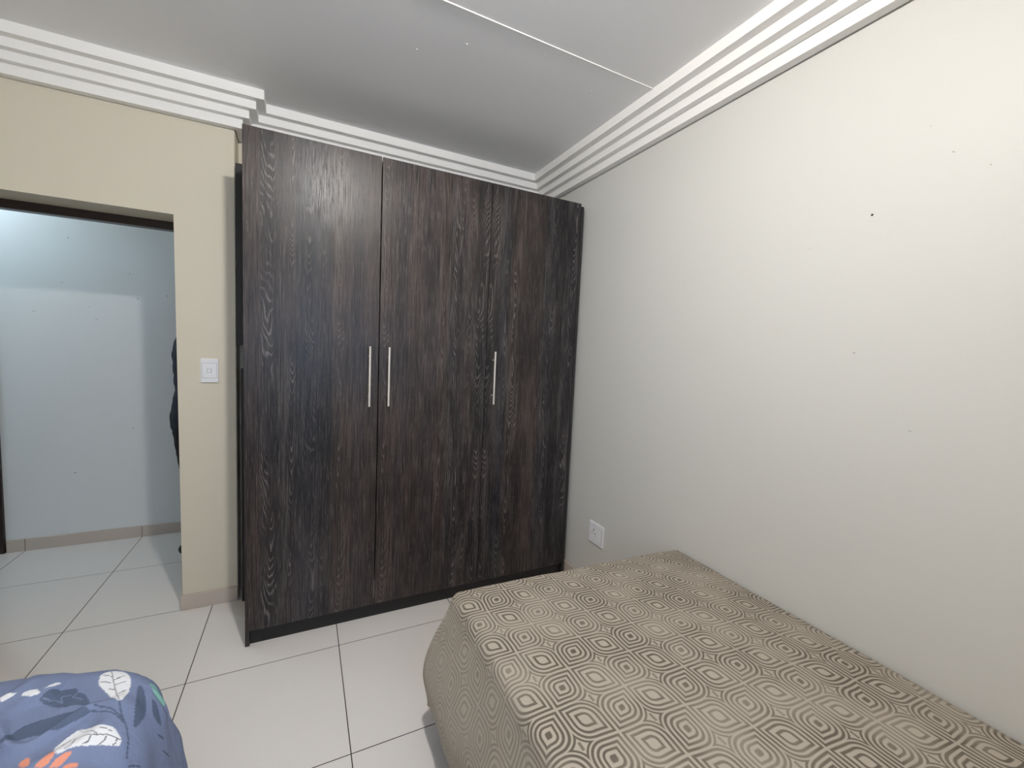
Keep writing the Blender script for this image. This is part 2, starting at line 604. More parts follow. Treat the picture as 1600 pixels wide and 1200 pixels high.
sides = ['above the doorway', 'on the short return beside the wardrobe top', 'above the wardrobe', 'along the wall by the taupe bed', 'over the added window', 'over the side wall past the blue bed']
for i in range(n):
    bm = bmesh.new()
    A = [bm.verts.new((*off(i, d), z)) for d, z in prof]
    B = [bm.verts.new((*off(i + 1, d), z)) for d, z in prof]
    bm.faces.new(A)
    bm.faces.new(B[::-1])
    for k in range(len(prof)):
        k2 = (k + 1) % len(prof)
        bm.faces.new((A[k], B[k], B[k2], A[k2]))
    obj('trim_%d' % (i + 1), bm, M['cornice'], kind='structure', label='white four-step cornice ' + sides[i], cat='cornice')

# ---- skirting, cut from tiles 0.6 m long
SH, ST = 0.080, 0.012


def skirting(name, label, axis, wall, sgn, a0, a1, phase):
    root = empty(name, ((a0 + a1) / 2, wall, 0) if axis == 'x' else (wall, (a0 + a1) / 2, 0), label, 'skirting', 'structure')
    cuts = [a0]
    k = math.floor((a0 - phase) / P)
    while phase + k * P < a1 - .01:
        if phase + k * P > a0 + .01:
            cuts.append(phase + k * P)
        k += 1
    cuts.append(a1)
    w0, w1 = sorted((wall, wall + sgn * ST))
    for c0, c1 in zip(cuts, cuts[1:]):
        if axis == 'x':
            b = bbox(c0 + .0015, c1 - .0015, w0, w1, 0.0005, SH, bev=.0012)
        else:
            b = bbox(w0, w1, c0 + .0015, c1 - .0015, 0.0005, SH, bev=.0012)
        obj('skirting_tile', b, M['skirt'], root)


skirting('baseboard_back', 'beige tile skirting on the pier below the light switch', 'x', YB, -1, JX - .006, PX, 9.4)
skirting('baseboard_right', 'beige tile skirting along the wall by the taupe bed', 'y', XR, -1, YF, YA, .272)
skirting('baseboard_left', 'beige tile skirting on the side wall past the blue bed', 'y', XL, 1, YF, YB, .272)
skirting('baseboard_hall', 'beige tile skirting along the hall wall', 'x', YH1, -1, -1.731, HX1, .157)

# ---- door frame in the opening (dark timber)
fr = empty('door_1', ((DX + JX) / 2, 2.91, 0), 'dark timber door frame lining the bedroom doorway', 'door frame', 'structure')
obj('frame_head', bbox(DX, JX, 2.888, 2.945, DZ - .042, DZ, bev=.002), M['frame_wood'], fr)
obj('frame_jamb', bbox(DX, DX + .04, 2.888, 2.945, 0.0005, DZ - .042, bev=.002), M['frame_wood'], fr)
obj('frame_jamb', bbox(JX - .04, JX, 2.888, 2.945, 0.0005, DZ - .042, bev=.002), M['frame_wood'], fr)

# ---- brown door across the hall
d2 = empty('door_2', (-2.16, YH1 - .02, 0), 'dark red-brown timber door and frame across the hall', 'door', 'structure')
for x0, x1 in ((-2.62, -2.565), (-1.788, -1.733)):
    obj('frame_jamb', bbox(x0, x1, YH1 - .022, YH1, 0.0005, 2.06, bev=.002), M['frame_wood'], d2)
obj('frame_head', bbox(-2.62, -1.733, YH1 - .022, YH1, 2.061, 2.115, bev=.002), M['frame_wood'], d2)
lf = obj('door_leaf', bbox(-2.562, -1.791, YH1 - .014, YH1 - .001, 0.006, 2.058, bev=.002), M['frame_wood'], d2)
for z0, z1 in ((.2, .9), (1.05, 1.9)):
    obj('door_panel', bbox(-2.44, -1.91, YH1 - .020, YH1 - .0145, z0, z1, bev=.003), M['frame_wood'], lf)
bm = bmesh.new()
rod(bm, (-1.84, YH1 - .0145, 1.0), (-1.84, YH1 - .06, 1.0), .008)
rod(bm, (-1.835, YH1 - .06, 1.0), (-1.95, YH1 - .06, 1.0), .008)
obj('door_handle', bm, M['steel'], lf)

# ---- marks on the walls
def wall_mark(parent, name, mat, pts):
    for axis, wall, a, z, r, asp, ang in pts:
        bm = bmesh.new()
        for k in range(9):
            t = 2 * PI * k / 9
            rr = r * .8 * random.uniform(.75, 1.15)
            e, f = rr * asp * math.cos(t), rr * math.sin(t)
            e, f = e * math.cos(ang) - f * math.sin(ang), e * math.sin(ang) + f * math.cos(ang)
            bm.verts.new((wall - .0006, a + e, z + f) if axis == 'x' else (a + e, wall - .0006, z + f))
        f = bm.faces.new(bm.verts)
        ex = bmesh.ops.extrude_face_region(bm, geom=[f])
        dv = Vector((.001, 0, 0)) if axis == 'x' else Vector((0, .001, 0))
        bmesh.ops.translate(bm, verts=[v for v in ex['geom'] if isinstance(v, bmesh.types.BMVert)], vec=dv)
        obj(name, bm, mat, parent)


wall_mark(wall_right, 'wall_plug_hole', M['hole'], [('x', XR, .716, 1.929, .0045, 1.1, .4)])
wall_mark(wall_right, 'paint_chip', M['chip'], [('x', XR, .724, 1.502, .0035, 1.6, -.6), ('x', XR, 1.13, 1.78, .0018, 1.4, .2), ('x', XR, .89, 1.86, .002, 1.3, 0),
          ('x', XR, .545, 2.05, .0025, 2, .7), ('x', XR, .47, 1.99, .002, 2.2, .8), ('x', XR, .565, 1.28, .0025, 2, 0), ('x', XR, .60, 2.14, .0022, 1, .4)])
wall_mark(wall_hall, 'paint_chip', M['plastic_shadow'], [('y', YH1, -1.38, 2.06, .003, 3.2, -.7), ('y', YH1, -1.075, 1.865, .003, 2.2, 1.2), ('y', YH1, -.875, 1.735, .004, 1.8, -.7),
          ('y', YH1, -1.035, 1.70, .006, 1, .2), ('y', YH1, -1.418, 1.77, .003, 2, 0), ('y', YH1, -1.29, 1.625, .003, 1.2, 0), ('y', YH1, -1.256, 1.545, .003, 2.4, 0),
          ('y', YH1, -1.555, 1.573, .002, 5, 0), ('y', YH1, -1.08, .795, .004, 1.2, -.4), ('y', YH1, -1.39, .50, .004, 1.8, -.4)])

# ------------------------------------------------------------------ wardrobe
WF = 2.204
wd = empty('wardrobe', (.655, 2.5, 0), 'dark wood-grain three-door wardrobe with bar handles', 'wardrobe')
DT = 2.371
obj('side_panel', bbox(-.245, -.227, 2.2245, 2.64, 0.0005, 2.352, bev=.001), M['carcass'], wd, label='dark left end panel reaching the floor')
obj('side_panel', bbox(1.531, 1.549, 2.2245, 2.80, 0.0005, 2.364, bev=.001), M['carcass'], wd)
obj('top_panel', bbox(-.2265, 1.5305, 2.2245, 2.80, 2.334, 2.352), M['carcass'], wd)
obj('bottom_panel', bbox(-.2265, 1.5305, 2.2245, 2.80, .092, .110), M['carcass'], wd)
obj('back_panel', bbox(-.2265, 1.5305, 2.790, 2.80, .1105, 2.3335), M['carcass'], wd)
obj('divider', bbox(.330, .346, 2.2900, 2.7895, .1105, 2.3335), M['carcass'], wd)
obj('divider', bbox(.915, .931, 2.2900, 2.7895, .1105, 2.3335), M['carcass'], wd)
obj('plinth', bbox(-.2265, 1.5305, 2.243, 2.261, 0.0005, .0915), M['kick'], wd)
obj('filler_strip', bbox(-.3195, -.2455, 2.6405, 2.658, 1.425, 2.352, bev=.001), M['kick'], wd, label='black upper filler strip beside the pier')
obj('filler_strip', bbox(-.303, -.2455, 2.6405, 2.658, .0005, 1.30, bev=.001), M['kick'], wd, label='black lower filler strip beside the pier')
for k, (x0, x1, hx) in enumerate(((-.2425, .3355, .291), (.3405, .9215, .384), (.9245, 1.515, .966))):
    d = obj('door', bbox(x0, x1, WF, WF + .018, .089, DT, bev=.0008), M['wood'], wd, origin=(x0 - .37 * (k == 1) - .9 * (k == 2), WF, 0))
    bm = bmesh.new()
    rod(bm, (hx, WF - .034, 1.150), (hx, WF - .034, 1.449), .0058, 14)
    for z in (1.199, 1.400):
        rod(bm, (hx, WF - .034, z), (hx, WF, z), .0042, 10)
    obj('handle', bm, M['steel'], d, smooth=False, label='slim brushed metal bar handle')
    if k == 0:
        obj('edge_tape', bbox(.3356, .3366, WF + .001, WF + .017, .125, .222), M['edge_white'], d, label='pale loose edge tape low in the gap')

# ------------------------------------------------------------------ switch and socket
sw = empty('light_switch', (-.4445, YB, 1.283), 'white single light switch on the pier by the doorway', 'light switch')
obj('plate', bbox(-.482, -.405, YB - .009, YB, 1.222, 1.347, bev=.0025, seg=2), M['cable_white'], sw)
ins = obj('inset', bbox(-.475, -.412, YB - .0105, YB - .0091, 1.246, 1.323, bev=.0006), M['cable_white'], sw)
obj('inset_edge', bbox(-.4762, -.4108, YB - .00955, YB - .0091, 1.2448, 1.3242), M['plastic_shadow'], sw)
bm = bmesh.new()
prism(bm, [(YB - .0106, 1.2765), (YB - .0106, 1.2915), (YB - .0126, 1.2915), (YB - .0150, 1.2765)], 'x', -.4525, -.4365)
rk = obj('rocker', bm, M['cable_white'], sw)
obj('rocker_edge', bbox(-.4545, -.4345, YB - .0110, YB - .01051, 1.2745, 1.2935), M['plastic_shadow'], rk)

so = empty('power_socket', (XR, 1.934, .39), 'white three-pin wall socket above the bed foot', 'power socket')
sy0, sy1, sz0, sz1 = 1.868, 2.000, .328, .455
obj('plate', bbox(XR - .010, XR, sy0, sy1, sz0, sz1, bev=.003, seg=2), M['cable_white'], so)
obj('inset', bbox(XR - .0118, XR - .0101, sy0 + .012, sy1 - .010, sz0 + .016, sz1 - .022, bev=.0006), M['cable_white'], so)
obj('inset_edge', bbox(XR - .0106, XR - .0101, sy0 + .0106, sy1 - .0086, sz0 + .0146, sz1 - .0206), M['plastic_shadow'], so)
for y, z, r in ((1.951, .412, .0048), (1.966, .392, .0038), (1.938, .392, .0038)):
    bm = bmesh.new()
    lathe(bm, [(r, 0), (r, -.0006)], (XR - .0119, y, z), 'x', 12)
    obj('pin_hole', bm, M['slot'], so)
bm = bmesh.new()
prism(bm, [(XR - .0119, .375), (XR - .0119, .401), (XR - .0135, .401), (XR - .0165, .375)], 'y', 1.903, 1.921)
obj('rocker', bm, M['cable_white'], so)

# ------------------------------------------------------------------ lamps
def ceiling_lamp(loc, zc, mat, label):
    t = empty('ceiling_lamp', (loc[0], loc[1], zc), label, 'lamp')
    bm = bmesh.new()
    lathe(bm, [(.060, 0), (.060, -.010), (.052, -.020)], (loc[0], loc[1], zc), seg=28)
    obj('lamp_base', bm, M['cable_white'], t)
    bm = bmesh.new()
    R = .046
    pr = [(R * math.cos(a * PI / 180), -.0205 - R * math.sin(a * PI / 180)) for a in (0, 12, 24, 36, 48, 60, 72, 84)]
    lathe(bm, pr, (loc[0], loc[1], zc), seg=24)
    obj('diffuser', bm, mat, t, smooth=True)


ceiling_lamp((.18, .70), ZC, M['bulb'], 'small lit warm white dome lamp on the bedroom ceiling')
ceiling_lamp((-1.98, 3.52), ZH, M['hall_bulb'], 'small lit cool white dome lamp on the hall ceiling')


# ------------------------------------------------------------------ beds and their covers
def bed(x0, x1, y0, y1, ztop, zbase, label):
    t = empty('bed', ((x0 + x1) / 2, (y0 + y1) / 2, 0), label, 'bed')
    obj('mattress', bbox(x0, x1, y0, y1, zbase + .001, ztop, bev=.03, seg=4), M['mattress'], t, smooth=True)
    obj('bed_base', bbox(x0 + .005, x1 - .005, y0 + .005, y1 - .005, .14, zbase, bev=.008), M['base'], t)
    for x in (x0 + .1, x1 - .1):
        for y in (y0 + .12, y1 - .12):
            bm = bmesh.new()
            lathe(bm, [(.018, 0.0005), (.027, .1395)], (x, y, 0), seg=14)
            obj('leg', bm, M['frame_wood'], t)


def cover(name, edges, xs, ys, zt, drop, prof, topz, mat, sgn, nth=40, ns=60, warp=None):
    """cloth laid on a bed: flat top, hanging over one long side and the foot, gathered round the corner.
    edges=(xe, ye): where the top ends; sgn=-1 hangs to -x, +1 to +x. UV = cloth metres."""
    xe, ye = edges
    V, UV, F = [], [], []

    def grid(fn, us, vs):
        b = len(V)
        for u in us:
            for v in vs:
                p, q = fn(u, v)
                V.append(p)
                UV.append(q)
        m = len(vs)
        for i in range(len(us) - 1):
            for j in range(m - 1):
                F.append((b + i * m + j, b + (i + 1) * m + j, b + (i + 1) * m + j + 1, b + i * m + j + 1))

    grid(lambda x, y: ((x, y, zt + topz(x, y)), (x, y)), xs, ys)

    def side(y, s):
        s = s * drop(y, 0.0)
        o, dz = prof(s, 0.0, y, xe)
        return (xe + sgn * o, y, zt + topz(xe, y) * max(0, 1 - s / .1) - dz), (xe + sgn * s, y)

    def foot(x, s):
        s = s * drop(ye, PI / 2)
        o, dz = prof(s, PI / 2, ye, x)
        return (x, ye + o, zt + topz(x, ye) * max(0, 1 - s / .1) - dz), (x, ye + s)

    def corner(th, s):
        s = s * drop(ye, th)
        o, dz = prof(s, th, ye, xe)
        c, si = math.cos(th), math.sin(th)
        return (xe + sgn * o * c, ye + o * si, zt + topz(xe, ye) * max(0, 1 - s / .1) - dz), (xe + sgn * s * c, ye + s * si)
    S = np.linspace(0, 1, ns)
    grid(side, ys, S)
    grid(foot, xs, S)
    grid(corner, np.linspace(0, PI / 2, nth), S)
    if warp:
        V[:] = [warp(*p) for p in V]
    me = bpy.data.meshes.new(name)
    org = Vector(((min(xs) + max(xs)) / 2, (min(ys) + max(ys)) / 2, min(p[2] for p in V)))
    me.from_pydata([tuple(Vector(p) - org) for p in V], [], F)
    me.update()
    bm = bmesh.new()
    bm.from_mesh(me)
    lay = bm.loops.layers.uv.new('UVMap')
    bm.verts.ensure_lookup_table()
    for f in bm.faces:
        for l in f.loops:
            l[lay].uv = UV[l.vert.index]
    bmesh.ops.remove_doubles(bm, verts=bm.verts, dist=2e-4)
    bmesh.ops.recalc_face_normals(bm, faces=bm.faces)
    if sum(f.normal.z for f in bm.faces) < 0:
        bmesh.ops.reverse_faces(bm, faces=bm.faces)
    bm.to_mesh(me)
    bm.free()
    me.polygons.foreach_set('use_smooth', [True] * len(me.polygons))
    me.materials.append(mat)
    o = bpy.data.objects.new(name, me)
    link(o, org, None)
    md = o.modifiers.new('thickness', 'SOLIDIFY')
    md.thickness = .004
    md.offset = -1
    return o


def sm(x, a, b):
    t = min(1, max(0, (x - a) / (b - a)))
    return t * t * (3 - 2 * t)


def gauss(x, m, s):
    return math.exp(-((x - m) / s) ** 2)


# --- taupe bed against the right wall
bed(.516, 1.545, -.55, 1.315, .553, .33, 'single bed under the taupe patterned spread')
ZT = .575
XE, YE = .518, 1.330


def prof_spread(s, th, y, x):
    R = .034
    q = R * PI / 2
    if s < q:
        a = s / R
        o, dz = R * math.sin(a), R * (1 - math.cos(a))
    else:
        o, dz = R, R + (s - q) * .97
    deg = math.degrees(th)
    fl = .090 * sm(s, .02, .34) - .022 * sm(s, .34, .47)
    if th == 0.0:
        k = gauss(y, YE, .35)
        fl = fl * (.75 + .25 * k) + .010 * sm(s, .1, .4) * math.sin(y * 17 + 1.0) * (1 - gauss(y, YE, .15))
    elif deg >= 89.9:
        w = 1 - gauss(x, XE, .10)
        fl = fl * .55 + .007 * sm(s, .1, .4) * math.sin(x * 21) * w
    else:
        e = math.sin(2 * th)
        fl = fl * (1 - .45 * th / (PI / 2)) + sm(s, .02, .22) * e * (.046 * gauss(deg, 70, 12) - .060 * gauss(deg, 47, 9) + .022 * gauss(deg, 22, 11))
    return o + fl, dz


def drop_spread(y, th):
    return .450 + .035 * math.sin(2 * th)


def top_spread(x, y):
    n = noise.noise(Vector((x * 4, y * 4, 0))) * .004 + noise.noise(Vector((x * 11, y * 9, 3))) * .0018
    return n - .006 * sm(x, 1.40, 1.56) - .004 * sm(x, XE + .12, XE)


xs = list(np.linspace(XE, 1.562, 60))
ys = list(np.linspace(-.58, YE, 110))
sp = cover('bedspread', (XE, YE), xs, ys, ZT, drop_spread, prof_spread, top_spread, M['spread'], -1, 48, 44,
           warp=lambda x, y, z: (x, y + .045 * (1.562 - x) * max(0, y) / 1.33, z))
meta(sp, 'taupe jacquard bedspread with concentric leaf-shaped pattern', 'bedspread')

# --- blue bed, foreground left
bed(-1.26, -.36, -.55, 1.27, .53, .31, 'single bed under the blue leaf-print duvet')
ZD = .565
XD, YD = -.400, 1.375


def prof_duvet(s, th, y, x):
    R = .085
    q = R * PI / 2
    if s < q:
        a = s / R
        o, dz = R * math.sin(a), R * (1 - math.cos(a))
    else:
        o, dz = R, R + (s - q) * .98
    deg = math.degrees(th)
    fl = .055 * sm(s, .08, .40)
    if th == 0.0:
        fl += .014 * sm(s, .1, .3) * math.sin(y * 19 + .6) * (1 - gauss(y, YD, .08))
    elif deg >= 89.9:
        fl += .012 * sm(s, .1, .3) * math.sin(x * 23) * (1 - gauss(x, XD, .08))
    else:
        e = math.sin(2 * th)
        fl += sm(s, .08, .3) * e * (.030 * gauss(deg, 55, 14) - .02 * gauss(deg, 30, 10))
    n = noise.noise(Vector((x * 9 + th * 4, y * 9, s * 10))) * .010 * sm(s, .0, .1)
    return o + fl + n * (1 if 0 < deg < 89.9 else 1), dz


def drop_duvet(y, th):
    return .40 + .03 * math.sin(2 * th)


def top_duvet(x, y):
    n = noise.noise(Vector((x * 5, y * 5, 1))) * .010 + noise.noise(Vector((x * 14, y * 12, 5))) * .004
    ridge = abs(noise.noise(Vector((x * 7 + y * 3, y * 5 - x * 4, 9))))
    return n + .015 * (1 - sm(ridge, 0, .16))


def duvet_warp(x, y, z):
    # foot edge runs slightly askew and the free corner is rounded off
    c = .86 * min(.22, max(0, x + .46))
    c *= c / (c + .02) if c > 0 else 1
    return (x, y + .20 * max(0, -.44 - x) * max(0, y) / 1.3 - c * sm(y, .9, 1.42), z)


xs = list(np.arange(-1.28, -.80, .006)) + list(np.arange(-.80, XD - .001, .0025)) + [XD]
ys = list(np.arange(-.58, .80, .006)) + list(np.arange(.80, YD - .001, .0025)) + [YD]
dv = cover('duvet', (XD, YD), xs, ys, ZD, drop_duvet, prof_duvet, top_duvet, M['duvet'], 1, 90, 150,
           warp=lambda x, y, z: duvet_warp(x, y, z))
meta(dv, 'blue duvet printed with white, navy and coral leaves', 'duvet')

# the print, drawn in cloth metres
WH, NV, CO, TE, VN, LB = lin(226, 228, 234), lin(58, 76, 108), lin(226, 142, 112), lin(116, 172, 166), lin(70, 70, 80), lin(108, 124, 158)
PRINT = [
    ([(-0.5689, 1.3142), (-0.5635, 1.3292), (-0.5518, 1.3435), (-0.5114, 1.349), (-0.5011, 1.3317), (-0.5033, 1.3263), (-0.4918, 1.3256), (-0.4712, 1.3036), (-0.4512, 1.2662), (-0.4758, 1.2817), (-0.496, 1.2838), (-0.5067, 1.2816), (-0.5279, 1.2854), (-0.5556, 1.3043), (-0.5659, 1.3091)], NV),
    ([(-0.5814, 1.1939), (-0.5767, 1.211), (-0.5695, 1.2355), (-0.5483, 1.251), (-0.5145, 1.2595), (-0.4888, 1.2662), (-0.4433, 1.2509), (-0.4485, 1.2439), (-0.4733, 1.2259), (-0.4832, 1.2158), (-0.5017, 1.1989), (-0.5294, 1.2105), (-0.5517, 1.2017), (-0.5769, 1.1856)], NV),
    ([(-0.3792, 1.3718), (-0.366, 1.3735), (-0.3418, 1.334), (-0.3312, 1.304), (-0.3341, 1.2663), (-0.3444, 1.2292), (-0.3538, 1.2732), (-0.3612, 1.3039), (-0.3746, 1.351)], NV),
    ([(-0.3391, 1.3659), (-0.3203, 1.3635), (-0.2975, 1.3469), (-0.2798, 1.3368), (-0.3012, 1.3234), (-0.3202, 1.3288)], NV),
    ([(-0.2864, 1.3014), (-0.2702, 1.3216), (-0.251, 1.3314), (-0.2695, 1.3114)], NV),
    ([(-0.2512, 1.2985), (-0.2178, 1.333), (-0.1973, 1.3416), (-0.2261, 1.3166)], NV),
    ([(-0.3258, 1.1339), (-0.3105, 1.1541), (-0.288, 1.1739), (-0.3236, 1.1287)], NV),
    ([(-0.4564, 1.398), (-0.4736, 1.3902), (-0.4723, 1.3627), (-0.4633, 1.3409), (-0.4486, 1.3287), (-0.4311, 1.316), (-0.3993, 1.2832), (-0.39, 1.2892), (-0.39, 1.3286), (-0.3942, 1.3631), (-0.4042, 1.3895), (-0.4268, 1.4118), (-0.4436, 1.4084)], WH),
    ([(-0.4616, 1.1284), (-0.4782, 1.1583), (-0.4711, 1.1759), (-0.4605, 1.193), (-0.4477, 1.2098), (-0.4134, 1.2014), (-0.383, 1.206), (-0.3635, 1.1915), (-0.3554, 1.1788), (-0.3556, 1.1611), (-0.387, 1.1521), (-0.4235, 1.1492), (-0.4433, 1.1411), (-0.4518, 1.1307)], WH),
    ([(-0.6109, 1.3291), (-0.607, 1.3356), (-0.5966, 1.3388), (-0.5841, 1.3386), (-0.574, 1.3291), (-0.5744, 1.3218), (-0.5883, 1.3188), (-0.604, 1.3237)], WH),
    ([(-0.5715, 1.3393), (-0.5495, 1.3681), (-0.5489, 1.3591), (-0.5591, 1.3437), (-0.5715, 1.3393)], WH),
    ([(-0.6633, 1.3537), (-0.6359, 1.334), (-0.6206, 1.3356), (-0.6241, 1.3261), (-0.634, 1.3166), (-0.6409, 1.3111)], WH),
    ([(-0.3639, 1.3976), (-0.3366, 1.4212), (-0.2859, 1.4024), (-0.317, 1.3722), (-0.3366, 1.3857)], TE),
    ([(-0.5192, 1.1212), (-0.5213, 1.1413), (-0.5117, 1.1439), (-0.5039, 1.1333), (-0.4961, 1.1088)], CO),
    ([(-0.4894, 1.1081), (-0.4807, 1.1233), (-0.4715, 1.1465), (-0.4618, 1.1293), (-0.4695, 1.107)], CO),
    ([(-0.4658, 1.1068), (-0.4559, 1.1234), (-0.4391, 1.1384), (-0.4347, 1.1322), (-0.4466, 1.1117), (-0.4513, 1.1083)], CO),
    ([(-0.4469, 1.1081), (-0.4293, 1.1183), (-0.4166, 1.1159), (-0.4159, 1.1039)], CO),
]
LINES = [
    ([(-0.4564, 1.398), (-0.4358, 1.3591), (-0.3953, 1.2863)], .0011, VN),
    ([(-0.4391, 1.3658), (-0.4189, 1.3894)], .0011, VN),
    ([(-0.4307, 1.3488), (-0.4083, 1.3713)], .0011, VN),
    ([(-0.4119, 1.3257), (-0.3985, 1.3411)], .0011, VN),
    ([(-0.4443, 1.3741), (-0.4672, 1.38)], .0011, VN),
    ([(-0.4361, 1.3564), (-0.4656, 1.3543)], .0011, VN),
    ([(-0.4216, 1.3341), (-0.4563, 1.3337)], .0011, VN),
    ([(-0.3953, 1.2863), (-0.3804, 1.2534), (-0.3593, 1.2257), (-0.3443, 1.1938), (-0.3342, 1.1487)], .0022, NV),
    ([(-0.5634, 1.3157), (-0.5362, 1.3111), (-0.5195, 1.298), (-0.5312, 1.3217), (-0.5113, 1.3233)], .0012, LB),
    ([(-0.5018, 1.3244), (-0.5058, 1.3141), (-0.4817, 1.2992)], .0012, LB),
    ([(-0.4417, 1.2635), (-0.4066, 1.2588), (-0.3829, 1.2465), (-0.3593, 1.2257)], .0022, NV),
    ([(-0.4433, 1.2509), (-0.4142, 1.249), (-0.3902, 1.2435), (-0.3688, 1.2311)], .0022, NV),
    ([(-0.4733, 1.1543), (-0.4536, 1.1764), (-0.4134, 1.1737), (-0.3803, 1.1809), (-0.3584, 1.181)], .0011, VN),
    ([(-0.4507, 1.2041), (-0.4241, 1.1908), (-0.4033, 1.176)], .0011, VN),
    ([(-0.4061, 1.1961), (-0.3905, 1.1941), (-0.3805, 1.1913)], .0011, VN),
    ([(-0.4139, 1.1734), (-0.4143, 1.1587), (-0.4238, 1.1511)], .0011, VN),
    ([(-0.3858, 1.1767), (-0.3875, 1.1634), (-0.3939, 1.1533)], .0011, VN),
    ([(-0.4461, 1.1764), (-0.4411, 1.1485), (-0.4492, 1.1407)], .0011, VN),
    ([(-0.3658, 1.1809), (-0.3637, 1.1689), (-0.3693, 1.1584)], .0011, VN),
]


def chaikin(p, n=2):
    for _ in range(n):
        q = []
        for i in range(len(p)):
            a, b = p[i], p[(i + 1) % len(p)]
            q += [(a[0] * .75 + b[0] * .25, a[1] * .75 + b[1] * .25), (a[0] * .25 + b[0] * .75, a[1] * .25 + b[1] * .75)]
        p = q
    return p


PRINT = [(chaikin(p), c) for p, c in PRINT]
# the print goes on over the rest of the cloth
rng = random.Random(11)
for k in range(70):
    cx, cy, a = rng.uniform(-1.6, -.02), rng.uniform(-.6, 1.75), rng.uniform(0, 6.28)
    if -.68 < cx < -.10 and 1.02 < cy < 1.50:
        continue
    Lf, wf = rng.uniform(.06, .10), rng.uniform(.018, .032)
    leaf = []
    for i in range(20):
        t = 2 * PI * i / 20
        e, f = Lf / 2 * math.cos(t), wf * math.sin(t) * (1 - .35 * math.cos(t))
        leaf.append((cx + e * math.cos(a) - f * math.sin(a), cy + e * math.sin(a) + f * math.cos(a)))
    c = (WH, NV, NV, WH, CO, TE)[k % 6]
    PRINT.append((leaf, c))
    LINES.append(([(cx - Lf * .5 * math.cos(a), cy - Lf * .5 * math.sin(a)), (cx + Lf * .42 * math.cos(a), cy + Lf * .42 * math.sin(a))], .0013, VN if c != NV else LB))


def inside(poly, pts):
    x, y = pts[:, 0], pts[:, 1]
    r = np.zeros(len(pts), bool)
    q = len(poly)
    for i in range(q):
        x0, y0 = poly[i]
        x1, y1 = poly[(i + 1) % q]
        c = (y0 > y) != (y1 > y)
        with np.errstate(divide='ignore', invalid='ignore'):
            xi = (x1 - x0) * (y - y0) / (y1 - y0) + x0
        r ^= c & (x < xi)
    return r


def seg_dist(pts, line):
    d = np.full(len(pts), 9.0)
    for (x0, y0), (x1, y1) in zip(line, line[1:]):
        e = np.array((x1 - x0, y1 - y0))
        t = np.clip(((pts - (x0, y0)) @ e) / max(1e-9, e @ e), 0, 1)
        d = np.minimum(d, np.linalg.norm(pts - (np.array((x0, y0)) + t[:, None] * e), axis=1))
    return d


def paint_duvet(me):
    nl = len(me.loops)
    uv = np.empty(nl * 2)
    me.uv_layers[0].data.foreach_get('uv', uv)
    vi = np.empty(nl, dtype=np.int32)
    me.loops.foreach_get('vertex_index', vi)
    pts = np.zeros((len(me.vertices), 2))
    pts[vi] = uv.reshape(-1, 2)
    c = np.tile(np.array(lin(105, 120, 157)), (len(pts), 1))
    for poly, colr in PRINT:
        c[inside(poly, pts)] = colr
    for line, w, colr in LINES:
        c[seg_dist(pts, line) < w] = colr
    at = me.color_attributes.new('print', 'FLOAT_COLOR', 'POINT')
    at.data.foreach_set('color', c.astype(np.float32).ravel())


paint_duvet(dv.data)


# ------------------------------------------------------------------ person in the hall, mostly behind the pier
def loft(bm, rings, seg=20):
    """rings [(cx, cy, cz, rx, ry)] horizontal ellipses"""
    prev = None
    for cx, cy, cz, rx, ry in rings:
        ring = [bm.verts.new((cx + rx * math.cos(2 * PI * k / seg), cy + ry * math.sin(2 * PI * k / seg), cz)) for k in range(seg)]
        if prev:
            for k in range(seg):
                bm.faces.new((prev[k], prev[(k + 1) % seg], ring[(k + 1) % seg], ring[k]))
        else:
            bm.faces.new(ring[::-1])
        prev = ring
    bm.faces.new(prev)


def limb(bm, pts, seg=14):
    """tapered tube through [(x, y, z, r)] with round ends"""
    for (a, b) in zip(pts, pts[1:]):
        A, B = Vector(a[:3]), Vector(b[:3])
        d = B - A
        g = bmesh.ops.create_cone(bm, cap_ends=True, segments=seg, radius1=a[3], radius2=b[3], depth=d.length)
        q = d.to_track_quat('Z', 'Y').to_matrix().to_4x4()
        bmesh.ops.transform(bm, matrix=Matrix.Translation((A + B) / 2) @ q, verts=g['verts'])
    for a in pts:
        g = bmesh.ops.create_icosphere(bm, subdivisions=2, radius=a[3])
        bmesh.ops.translate(bm, verts=g['verts'], vec=Vector(a[:3]))


def ball(bm, c, rx, ry, rz):
    g = bmesh.ops.create_icosphere(bm, subdivisions=3, radius=1)
    for v in g['verts']:
        v.co = Vector((c[0] + v.co.x * rx, c[1] + v.co.y * ry, c[2] + v.co.z * rz))


def fused(name, bm, mat, parent, voxel, smooth_it, origin, wrinkle=0.0):
    """fuse overlapping shapes into one continuous surface"""
    me = bpy.data.meshes.new('tmp')
    bm.to_mesh(me)
    bm.free()
    o = bpy.data.objects.new('tmp', me)
    col.objects.link(o)
    r = o.modifiers.new('r', 'REMESH')
    r.mode = 'VOXEL'
    r.voxel_size = voxel
    s = o.modifiers.new('s', 'SMOOTH')
    s.iterations = smooth_it
    s.factor = .5
    dg = bpy.context.evaluated_depsgraph_get()
    m2 = bpy.data.meshes.new_from_object(o.evaluated_get(dg))
    bpy.data.objects.remove(o)
    b2 = bmesh.new()
    b2.from_mesh(m2)
    bpy.data.meshes.remove(m2)
    if wrinkle:
        b2.normal_update()
        for v in b2.verts:
            k = noise.noise(v.co * 14 + Vector((0, 0, v.co.z * 12))) + .5 * noise.noise(v.co * 40)
            v.co += v.normal * k * wrinkle
    return obj(name, b2, mat, parent, smooth=True, origin=origin)


PXC, PYC = -.655, 3.46       # person's axis, facing +x
pe = empty('person', (PXC, PYC, 0), 'person in dark jacket and trousers half hidden behind the doorway pier', 'person')


